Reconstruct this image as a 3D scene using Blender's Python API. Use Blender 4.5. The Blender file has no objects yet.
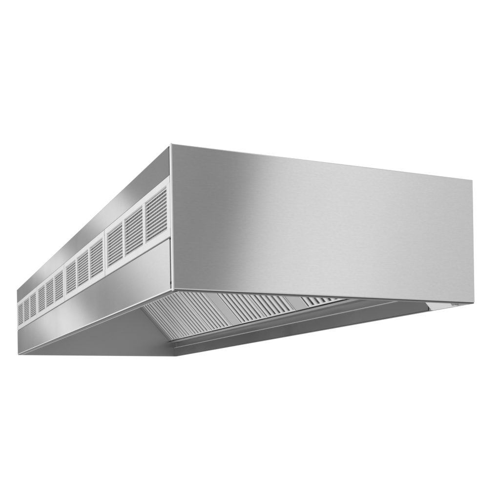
import bpy, bmesh, math
from mathutils import Matrix, Vector

S = bpy.context.scene
COL = S.collection
W, L, H = 1.40444, 4.11264, 0.55          # hood width, length, height (m)
Z0 = 2.0                                  # height of the hood's lower edge
CX, CY = W / 2, L / 2                     # the root sits at the centre of the hood's base

# ------------------------------------------------------------------ materials
def mat_base(name):
    m = bpy.data.materials.new(name); m.use_nodes = True
    nt = m.node_tree
    return m, nt, nt.nodes['Principled BSDF']

def steel(name, grain, col=0.6, rough=0.2, var=0.05, bump=0.05, wave=0.0):
    """Brushed stainless steel; grain = object-space scale, small along the brushing."""
    m, nt, b = mat_base(name)
    N, K = nt.nodes.new, nt.links.new
    tc = N('ShaderNodeTexCoord'); mp = N('ShaderNodeMapping')
    mp.inputs['Scale'].default_value = grain
    K(tc.outputs['Object'], mp.inputs['Vector'])
    n = N('ShaderNodeTexNoise'); n.inputs['Scale'].default_value = 1; n.inputs['Detail'].default_value = 4
    n.inputs['Roughness'].default_value = 0.7
    K(mp.outputs['Vector'], n.inputs['Vector'])
    sm = N('ShaderNodeTexNoise'); sm.inputs['Scale'].default_value = 2.3; sm.inputs['Detail'].default_value = 3
    K(tc.outputs['Object'], sm.inputs['Vector'])
    cr = N('ShaderNodeMapRange'); cr.inputs['From Min'].default_value = 0.3; cr.inputs['From Max'].default_value = 0.7
    cr.inputs['To Min'].default_value = col * (1 - var); cr.inputs['To Max'].default_value = col * (1 + var)
    n2 = N('ShaderNodeTexNoise'); n2.inputs['Scale'].default_value = 210; n2.inputs['Detail'].default_value = 3
    m2 = N('ShaderNodeMapping'); m2.inputs['Scale'].default_value = tuple(0.35 if g < 20 else 1 for g in grain)
    K(tc.outputs['Object'], m2.inputs['Vector']); K(m2.outputs['Vector'], n2.inputs['Vector'])
    av = N('ShaderNodeMix'); av.inputs[0].default_value = 0.5
    K(n.outputs['Fac'], av.inputs[2]); K(n2.outputs['Fac'], av.inputs[3])
    K(av.outputs[0], cr.inputs['Value'])
    cc = N('ShaderNodeCombineColor')
    for i in range(3): K(cr.outputs['Result'], cc.inputs[i])
    K(cc.outputs['Color'], b.inputs['Base Color'])
    b.inputs['Metallic'].default_value = 1
    rr = N('ShaderNodeMapRange'); rr.inputs['From Min'].default_value = 0.2; rr.inputs['From Max'].default_value = 0.8; rr.interpolation_type = 'SMOOTHERSTEP'
    rr.inputs['To Min'].default_value = rough * 0.78; rr.inputs['To Max'].default_value = rough * 1.22
    K(sm.outputs['Fac'], rr.inputs['Value']); K(rr.outputs['Result'], b.inputs['Roughness'])
    bp = N('ShaderNodeBump'); bp.inputs['Strength'].default_value = bump; bp.inputs['Distance'].default_value = 0.0006
    K(n.outputs['Fac'], bp.inputs['Height'])
    if wave:
        w = N('ShaderNodeTexNoise'); w.inputs['Scale'].default_value = 1.7; w.inputs['Detail'].default_value = 1
        K(tc.outputs['Object'], w.inputs['Vector'])
        b2 = N('ShaderNodeBump'); b2.inputs['Strength'].default_value = 1; b2.inputs['Distance'].default_value = wave
        K(w.outputs['Fac'], b2.inputs['Height']); K(b2.outputs['Normal'], bp.inputs['Normal'])
    K(bp.outputs['Normal'], b.inputs['Normal'])
    return m

def satin(name, col, rough=0.4, metal=0.0):
    m, nt, b = mat_base(name)
    N, K = nt.nodes.new, nt.links.new
    tc = N('ShaderNodeTexCoord'); n = N('ShaderNodeTexNoise'); n.inputs['Scale'].default_value = 14; n.inputs['Detail'].default_value = 5
    K(tc.outputs['Object'], n.inputs['Vector'])
    cr = N('ShaderNodeMapRange'); cr.inputs['To Min'].default_value = col * 0.94; cr.inputs['To Max'].default_value = col * 1.06
    K(n.outputs['Fac'], cr.inputs['Value'])
    cc = N('ShaderNodeCombineColor')
    for i in range(3): K(cr.outputs['Result'], cc.inputs[i])
    K(cc.outputs['Color'], b.inputs['Base Color'])
    b.inputs['Roughness'].default_value = rough; b.inputs['Metallic'].default_value = metal
    return m

STEEL_END = steel('brushed_steel_across', (14, 14, 420), rough=0.10, var=0.05, bump=0.012, wave=0.0002)
STEEL_LONG = steel('brushed_steel_along', (300, 3, 300), rough=0.085, var=0.05, bump=0.010, wave=0.0002)
STEEL_IN = steel('dull_inner_steel', (40, 3, 300), col=0.5, rough=0.34, var=0.05, bump=0.05)
STEEL_GUTTER = steel('gutter_steel', (40, 3, 300), col=0.46, rough=0.24, var=0.04, bump=0.02)
STEEL_FILTER = steel('filter_steel', (60, 60, 60), col=0.72, rough=0.34, var=0.05, bump=0.04)
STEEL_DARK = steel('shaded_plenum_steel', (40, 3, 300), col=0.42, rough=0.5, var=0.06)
FOLD_SHADE = satin('painted_fold_shade', 0.12, 0.5, 1.0)  # dark colour stands for the shade under the folded edges
SLOT = satin('grey_slot_backing', 0.42, 0.6)
PLENUM = satin('pale_plenum_paint', 0.62, 0.6)
ALU = satin('white_satin_aluminium', 0.74, 0.42)
BLADE = satin('pale_louvre_aluminium', 0.74, 0.42)
EDGE_GLINT = satin('painted_edge_highlight', 0.82, 0.3)  # pale colour stands for the highlight along folded edges
WHITE = satin('lit_rim_white', 0.92, 0.35)

# ------------------------------------------------------------------ mesh helpers
class MB:
    def __init__(self): self.bm = bmesh.new()
    def box(self, x, y, z, bevel=0.0, rot=None):
        """x, y, z = (low, high); optional bevel."""
        c = Vector(((x[0]+x[1])/2, (y[0]+y[1])/2, (z[0]+z[1])/2))
        mtx = Matrix.Translation(c) @ (rot or Matrix()) @ Matrix.Diagonal((x[1]-x[0], y[1]-y[0], z[1]-z[0], 1))
        g = bmesh.ops.create_cube(self.bm, size=1, matrix=mtx)
        if bevel:
            es = list({e for v in g['verts'] for e in v.link_edges})
            bmesh.ops.bevel(self.bm, geom=es, offset=bevel, segments=2, profile=0.5, affect='EDGES')
        return self
    def prism(self, outline, axis, a0, a1):
        """closed outline in the two other axes (cyclic order kept x<y<z), extruded along axis."""
        def put(p, a):
            q = list(p); q.insert(axis, a); return q
        v0 = [self.bm.verts.new(put(p, a0)) for p in outline]
        v1 = [self.bm.verts.new(put(p, a1)) for p in outline]
        n = len(outline)
        for i in range(n):
            self.bm.faces.new((v0[i], v0[(i+1) % n], v1[(i+1) % n], v1[i]))
        for ring in (v0, v1):
            es = []
            for i in range(n):
                e = self.bm.edges.get((ring[i], ring[(i+1) % n])); es.append(e)
            bmesh.ops.triangle_fill(self.bm, edges=es, use_beauty=True)
        return self
    def sheet(self, line, t, axis, a0, a1):
        """folded sheet: a polyline thickened by t to its left, extruded along axis."""
        P = [Vector(p) for p in line]; off = []
        for i, p in enumerate(P):
            d0 = (P[i]-P[i-1]).normalized() if i else None
            d1 = (P[i+1]-P[i]).normalized() if i < len(P)-1 else None
            n0 = Vector((-d0.y, d0.x)) if d0 else None
            n1 = Vector((-d1.y, d1.x)) if d1 else None
            if n0 is None: n = n1
            elif n1 is None: n = n0
            else:
                n = (n0+n1); n = n / max(0.2, n.dot(n1))
            off.append(p + n*t)
        return self.prism([tuple(p) for p in P] + [tuple(p) for p in reversed(off)], axis, a0, a1)
    def build(self, name, mat, parent, smooth=False):
        bmesh.ops.recalc_face_normals(self.bm, faces=self.bm.faces)
        off = Vector((-CX, -CY, 0))
        for v in self.bm.verts: v.co += off
        me = bpy.data.meshes.new(name); self.bm.to_mesh(me); self.bm.free()
        me.materials.append(mat)
        if smooth:
            try: me.set_sharp_from_angle(angle=math.radians(38))
            except Exception: pass
            for p in me.polygons:                 # only the narrow strips of a fold are smooth, flat panels stay flat
                longest = max((me.vertices[a].co - me.vertices[b].co).length for a, b in p.edge_keys)
                p.use_smooth = p.area/longest < 0.006
        o = bpy.data.objects.new(name, me); COL.objects.link(o)
        o.parent = parent
        return o

def arc(cx, cy, r, a0, a1, n=5):
    return [(cx + r*math.cos(math.radians(a0+(a1-a0)*i/n)), cy + r*math.sin(math.radians(a0+(a1-a0)*i/n))) for i in range(n+1)]

# ------------------------------------------------------------------ the hood
hood = bpy.data.objects.new('kitchen_hood', None); COL.objects.link(hood)
hood.location = (CX, CY, Z0)
hood.empty_display_size = 0.3
hood['label'] = 'long brushed stainless steel kitchen exhaust hood with white louvred grilles along its side'
hood['category'] = 'kitchen hood'

GZ0, GZ1 = 0.2065, 0.4345                  # height of the grille band
# near end panel: a sheet folded inwards at its foot
m = MB()
m.sheet([(0.022, H), (0.0045, H), ] + arc(0.0045, H-0.0045, 0.0045, 90, 180, 4) + [(0, 0.006)], 0.002, 0, 0.0045, W-0.0005)
ep = m.build('end_panel', STEEL_END, hood, True)
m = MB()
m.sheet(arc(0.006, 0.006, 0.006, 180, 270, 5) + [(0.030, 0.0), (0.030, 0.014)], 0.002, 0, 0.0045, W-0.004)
m.build('bottom_flange', FOLD_SHADE, hood, True)
m = MB(); m.box((0.0045, W-0.002), (-0.0012, 0.0015), (0.0052, 0.0090), 0.0006)
m.build('edge_highlight', EDGE_GLINT, hood)
# far end panel and back panel
MB().box((0.004, W-0.0035), (L-0.003, L), (0.0, H-0.0005), 0.0008).build('end_panel', STEEL_IN, hood)
MB().box((W-0.003, W), (0.0028, L-0.0005), (0.0, H-0.001), 0.0006).build('back_panel', STEEL_IN, hood)
MB().box((0.004, W-0.004), (0.024, L-0.004), (H-0.004, H-0.0015)).build('top_panel', STEEL_LONG, hood)

# pale strip painting the highlight down the near corner, and the front bulkhead behind the grilles
m = MB()
m.box((-0.0015, 0.0042), (-0.0015, 0.015), (0.0005, H+0.0005), 0.0014)
m.build('corner_highlight', EDGE_GLINT, hood)
MB().box((0.0195, 0.0225), (0.004, L-0.004), (0.02, H-0.006)).build('front_bulkhead', PLENUM, hood)

MB().box((0.0040, 0.0060), (0.0155, 0.0500), (0.010, GZ0-0.01)).build('slot_backing', SLOT, hood)
MB().box((0.0040, 0.0060), (0.0155, 0.0500), (GZ1+0.004, H-0.006)).build('slot_backing', SLOT, hood)
# upper fascia
m = MB()
m.sheet([(0.03, H-0.0005), (0.004, H-0.0005)] + arc(0.004, H-0.0045, 0.004, 90, 180, 4) + [(0, 0.4385)] + [(0.012, 0.4385)], 0.002, 1, 0.034, L-0.0005)
m.build('upper_fascia', STEEL_LONG, hood, True)
# lower fascia with its returned foot
m = MB()
m.sheet([(0.02, 0.2030), (0.003, 0.2030)] + arc(0.003, 0.2000, 0.003, 90, 180, 3) + [(0, 0.007)], 0.002, 1, 0.036, L-0.0005)
m.build('lower_fascia', STEEL_LONG, hood, True)
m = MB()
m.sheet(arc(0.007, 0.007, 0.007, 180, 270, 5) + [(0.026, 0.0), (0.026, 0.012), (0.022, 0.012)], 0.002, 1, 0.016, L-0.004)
m.build('bottom_flange', FOLD_SHADE, hood, True)
MB().box((0.0265, 0.0300), (0.016, L-0.004), (-0.0008, 0.010), 0.0012).build('flange_hem', ALU, hood)
m = MB(); m.box((-0.0014, 0.0014), (0.016, L-0.001), (0.0046, 0.0098), 0.0007)
m.build('edge_highlight', EDGE_GLINT, hood)
# small bright tab in the slot beside the lower fascia
MB().box((0.004, 0.007), (0.0165, 0.0355), (0.028, 0.040), 0.0008).build('fixing_tab', BLADE, hood)

# ------------------------------------------------------------------ supply grilles
OZ0, OZ1 = 0.2370, 0.4070
PITCH = (L - 0.017) / 4
GW = PITCH - 0.010
BORD, MULL = 0.040, 0.036
OW = (GW - 2*BORD - 2*MULL) / 3
def make_grille(y0):
    m = MB()
    xf, xb = -0.003, 0.0145
    b = 0.0012
    m.box((xf, xb), (y0, y0+GW), (OZ1, GZ1), b)                  # top and bottom rails
    m.box((xf, xb), (y0, y0+GW), (GZ0, OZ0), b)
    ys = y0
    for i in range(4):                                            # stiles between the rails
        w = BORD if i in (0, 3) else MULL
        m.box((xf+0.0012, xb-0.001), (ys, ys+w), (OZ0-0.002, OZ1+0.002), 0.0008)
        ys += w + OW
    g = m.build('supply_grille', ALU, hood)
    for i in range(3):
        a = y0 + BORD + i*(OW+MULL); c = a + OW
        m = MB()
        nb = 12; st = (OZ1-OZ0)/nb
        for k in range(nb):
            z = OZ0 + (k+0.5)*st
            R = Matrix.Rotation(math.radians(-50), 4, 'Y')
            m.box((-0.001, 0.0105), (a-0.001, c+0.001), (z-0.0013, z+0.0013), 0.0, R)
        nv = 9
        for k in range(nv):                                       # vertical blades behind
            yy = a + (k+0.5)*OW/nv
            m.box((0.0112, 0.0185), (yy-0.0018, yy+0.0018), (OZ0-0.004, OZ1+0.004))
        m.build('louvre', BLADE, g)
for k in range(4):
    make_grille(0.0175 + k*PITCH)

# ------------------------------------------------------------------ grease filters on their slope
s_dir = Vector((-0.258, 0, 0.283)).normalized()
n_dir = Vector((-0.283, 0, -0.258)).normalized()
F0 = Vector((1.334, 0, 0.140))
SL = 0.50
def FP(s, y, n):
    p = F0 + s_dir*s + n_dir*n
    return (p.x, y, p.z)
def slope_bar(m, y0, y1, s0, s1, n0, n1, cham=0.0):
    """a bar lying on the filter slope; cham rounds its outer long edges."""
    sec = [(y0, n0), (y0, n1-cham), (y0+cham*0.35, n1-cham*0.35), (y0+cham, n1), (y1-cham, n1), (y1-cham*0.35, n1-cham*0.35), (y1, n1-cham), (y1, n0)] if cham else \
          [(y0, n0), (y0, n1), (y1, n1), (y1, n0)]
    a = [m.bm.verts.new(FP(s0, y, n)) for y, n in sec]
    b = [m.bm.verts.new(FP(s1, y, n)) for y, n in sec]
    k = len(sec)
    for i in range(k): m.bm.faces.new((a[i], a[(i+1) % k], b[(i+1) % k], b[i]))
    m.bm.faces.new(a); m.bm.faces.new(b)
def make_filter(y0, y1):
    fr = 0.011
    m = MB()
    inner = y1 - y0 - 2*fr
    nb = max(3, round(inner/0.064)); st = inner/nb
    for k in range(nb):
        c = y0 + fr + (k+0.5)*st
        slope_bar(m, c-st*0.27, c+st*0.27, 0.010, SL-0.012, -0.006, 0.004, 0.006)     # outer baffle
    f = m.build('baffle_filter', STEEL_FILTER, hood, True)
    m = MB()
    for k in range(nb+1):
        c = y0 + fr + k*st
        lo, hi = max(c-st*0.28, y0+fr*0.5), min(c+st*0.28, y1-fr*0.5)
        slope_bar(m, lo, hi, 0.012, SL-0.014, -0.036, -0.031)                         # inner baffle
    m.build('inner_baffle', STEEL_DARK, f)  # darker steel copy; shade of the gaps is put into its colour
    m = MB()
    slope_bar(m, y0+0.0015, y0+fr, 0.0, SL, -0.034, 0.003, 0.002)
    slope_bar(m, y1-fr, y1-0.0015, 0.0, SL, -0.034, 0.003, 0.002)
    slope_bar(m, y0+fr, y1-fr, 0.0, 0.010, -0.034, -0.001)
    slope_bar(m, y0+fr, y1-fr, SL-0.012, SL, -0.034, -0.001)
    m.build('filter_frame', STEEL_FILTER, f)
def blank(y0, y1):
    m = MB(); slope_bar(m, y0+0.001, y1-0.001, 0.0, SL, -0.03, 0.0005, 0.002)
    m.build('blanking_plate', STEEL_IN, hood)
make_filter(0.04, 0.41); blank(0.41, 0.57)
for y in (0.57, 1.59, 2.61):
    make_filter(y, y+0.43); make_filter(y+0.43, y+0.86)
    if y < 2.6: blank(y+0.86, y+1.02)
make_filter(3.47, 3.75); make_filter(3.75, 4.03); blank(4.03, L-0.006)
# filter rail along the foot, plenum panel above the filters
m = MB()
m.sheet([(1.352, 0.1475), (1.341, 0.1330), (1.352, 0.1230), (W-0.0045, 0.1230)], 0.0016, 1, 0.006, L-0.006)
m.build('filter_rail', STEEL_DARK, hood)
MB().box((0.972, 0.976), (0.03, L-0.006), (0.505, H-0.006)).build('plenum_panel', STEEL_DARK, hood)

# gutter along the back foot, its end cap, a white plate standing in for the lit rim face and bracket at the near end
m = MB()
m.sheet([(1.3905, 0.068), (1.3900, 0.0765), (1.3860, 0.0795), (1.3815, 0.0775), (1.3800, 0.073), (1.3800, 0.003)], -0.0016, 1, 0.305, L-0.004)
m.build('grease_gutter', STEEL_GUTTER, hood, True)
MB().box((1.3802, W-0.0032), (0.305, L-0.004), (0.0002, 0.0029), 0.0008).build('gutter_foot', FOLD_SHADE, hood)
MB().box((1.3782, 1.3822), (0.305, L-0.004), (0.0755, 0.0805), 0.0012).build('gutter_lip', ALU, hood)
MB().box((1.3805, W-0.0045), (0.296, 0.3035), (0.002, 0.074), 0.003).build('gutter_cap', STEEL_IN, hood)
cp = MB().prism([(1.335, 0.060), (W-0.0045, 0.060), (W-0.0045, 0.002), (1.390, 0.002)], 1, 0.134, 0.294).build('lit_rim_plate', WHITE, hood)
cp['label'] = 'small white slanted plate standing for the lit rim at the near end of the grease gutter'
MB().box((W-0.024, W-0.0045), (0.104, 0.130), (0.0015, 0.034), 0.002).build('corner_bracket', STEEL_FILTER, hood)
MB().box((W-0.008, W-0.0045), (0.034, 0.104), (0.001, 0.030), 0.001).build('corner_bracket', BLADE, hood)

# ------------------------------------------------------------------ camera (shift lens, eye below the hood)
yaw, roll, fpx, py = 0.4172, -0.01561, 803.79, 401.25
fw = Vector((math.sin(yaw), math.cos(yaw), 0))
r0 = fw.cross(Vector((0, 0, 1))).normalized(); u0 = r0.cross(fw)
r = r0*math.cos(roll) + u0*math.sin(roll); u = -r0*math.sin(roll) + u0*math.cos(roll)
cam = bpy.data.cameras.new('camera'); co = bpy.data.objects.new('camera', cam); COL.objects.link(co)
M = Matrix((( r.x, u.x, -fw.x, -0.95965), (r.y, u.y, -fw.y, -2.85586), (r.z, u.z, -fw.z, Z0-0.41815), (0, 0, 0, 1)))
co.matrix_world = M
cam.sensor_width = 36; cam.lens = fpx/500*36; cam.shift_y = (py-250)/500
cam.clip_start = 0.05; cam.clip_end = 500
S.camera = co

# ------------------------------------------------------------------ made-up surround: a direction-only world, bands shaped for the steel's reflections
w = bpy.data.worlds.new('World'); S.world = w; w.use_nodes = True
nt = w.node_tree; N, K = nt.nodes.new, nt.links.new
bg = nt.nodes['Background']
tc = N('ShaderNodeTexCoord'); sp = N('ShaderNodeSeparateXYZ'); K(tc.outputs['Generated'], sp.inputs[0])
def mth(op, a, b=None, c=None):
    n = N('ShaderNodeMath'); n.operation = op
    for i, v in enumerate((a, b, c)):
        if v is None: continue
        if isinstance(v, (int, float)): n.inputs[i].default_value = v
        else: K(v, n.inputs[i])
    return n.outputs[0]
def sstep(v, a, b, lo=0.0, hi=1.0):
    n = N('ShaderNodeMapRange'); n.interpolation_type = 'SMOOTHSTEP'
    n.inputs['From Min'].default_value = a; n.inputs['From Max'].default_value = b
    n.inputs['To Min'].default_value = lo; n.inputs['To Max'].default_value = hi
    K(v, n.inputs['Value']); return n.outputs['Result']
def mix(f, a, b):   # a + f*(b-a)
    return mth('MULTIPLY_ADD', f, mth('SUBTRACT', b, a), a)
def ramp(v, stops, lo, hi):
    t = mth('DIVIDE', mth('SUBTRACT', v, lo), hi-lo)
    n = N('ShaderNodeFloatCurve'); K(t, n.inputs['Value'])
    c = n.mapping.curves[0]
    n.mapping.use_clip = False
    pts = [((s-lo)/(hi-lo), val/2) for s, val in stops]
    c.points[0].location = pts[0]; c.points[1].location = pts[-1]
    for p in pts[1:-1]: c.points.new(*p)
    for p in c.points: p.handle_type = 'AUTO_CLAMPED'
    n.mapping.update()
    return mth('MULTIPLY', n.outputs[0], 2.0)
X, Y, Zc = sp.outputs
DEG = 180/math.pi
az = mth('MULTIPLY', mth('ARCTAN2', X, Y), DEG)
bk = mth('MULTIPLY', mth('ARCTAN2', X, mth('MULTIPLY', Y, -1)), DEG)
el = mth('MULTIPLY', mth('ARCSINE', Zc), DEG)

UP = [(-60, .7), (-26, .45), (-20, .36), (-16.4, .37), (-15.3, .85), (-14, 1.02), (-13.2, .75), (-12, .37), (-11, .48), (-9.9, 1.0), (-9.1, .85), (-8, .3), (-4, .3), (0, .6), (4.0, 1.06), (60, 1.06)]
LO = [(-60, .7), (-26, .8), (-19, 1.08), (-17.4, 1.0), (-15.4, .62), (-13.4, .39), (-12.4, .57), (-11.2, 1.02), (-10.2, .92), (-8.6, .28), (-4, .28), (0, .6), (4.0, 1.06), (60, 1.06)]
BK = [(-90, .6), (-40, .5), (14, .46), (18, .41), (21.3, .37), (23.5, .56), (27, 1.08), (30, 1.12), (35, .97), (42, .83), (90, .8)]
v = mth('SUBTRACT', el, mth('MULTIPLY_ADD', mth('ADD', az, 18), -0.75, 13.0))
vu = mth('MINIMUM', mth('MAXIMUM', mth('SUBTRACT', v, 2.9), -2.5), 2.5)
vl = mth('MINIMUM', mth('MAXIMUM', mth('ADD', v, 2.5), -2.5), 2.5)
e_up = ramp(mth('MULTIPLY_ADD', vu, -0.6, az), UP, -60, 60)
e_lo = ramp(mth('MULTIPLY_ADD', vl, -0.45, az), LO, -60, 60)
front = mix(sstep(v, -1.2, 1.2), e_lo, e_up)
back = ramp(mth('MULTIPLY_ADD', el, -0.19, mth('ADD', bk, 2.3)), BK, -90, 90)
e = mix(sstep(Y, -0.2, 0.2), back, front)
low_front = mix(sstep(el, -26, -11), 0.95, e)
low_back = mix(sstep(el, -8, 3), 0.62, e)
e = mix(sstep(Y, -0.3, 0.3), low_back, low_front)
K(e, bg.inputs['Color']); bg.inputs['Strength'].default_value = 1.0

# added fill lamp, out of view, brightening the grille side
def area(name, loc, target, size, power):
    l = bpy.data.lights.new(name, 'AREA'); l.shape = 'RECTANGLE'; l.size, l.size_y = size; l.energy = power
    o = bpy.data.objects.new(name, l); COL.objects.link(o); o.location = loc
    o.rotation_euler = (Vector(target)-Vector(loc)).to_track_quat('-Z', 'Y').to_euler()
area('grille_fill', (-4.5, 0.5, Z0+1.6), (0, 1.6, Z0+0.3), (2.2, 2.2), 100)

S.view_settings.view_transform = 'Standard'; S.view_settings.look = 'None'
S.view_settings.exposure = 0; S.view_settings.gamma = 1
S.cycles.max_bounces = 12; S.cycles.glossy_bounces = 8
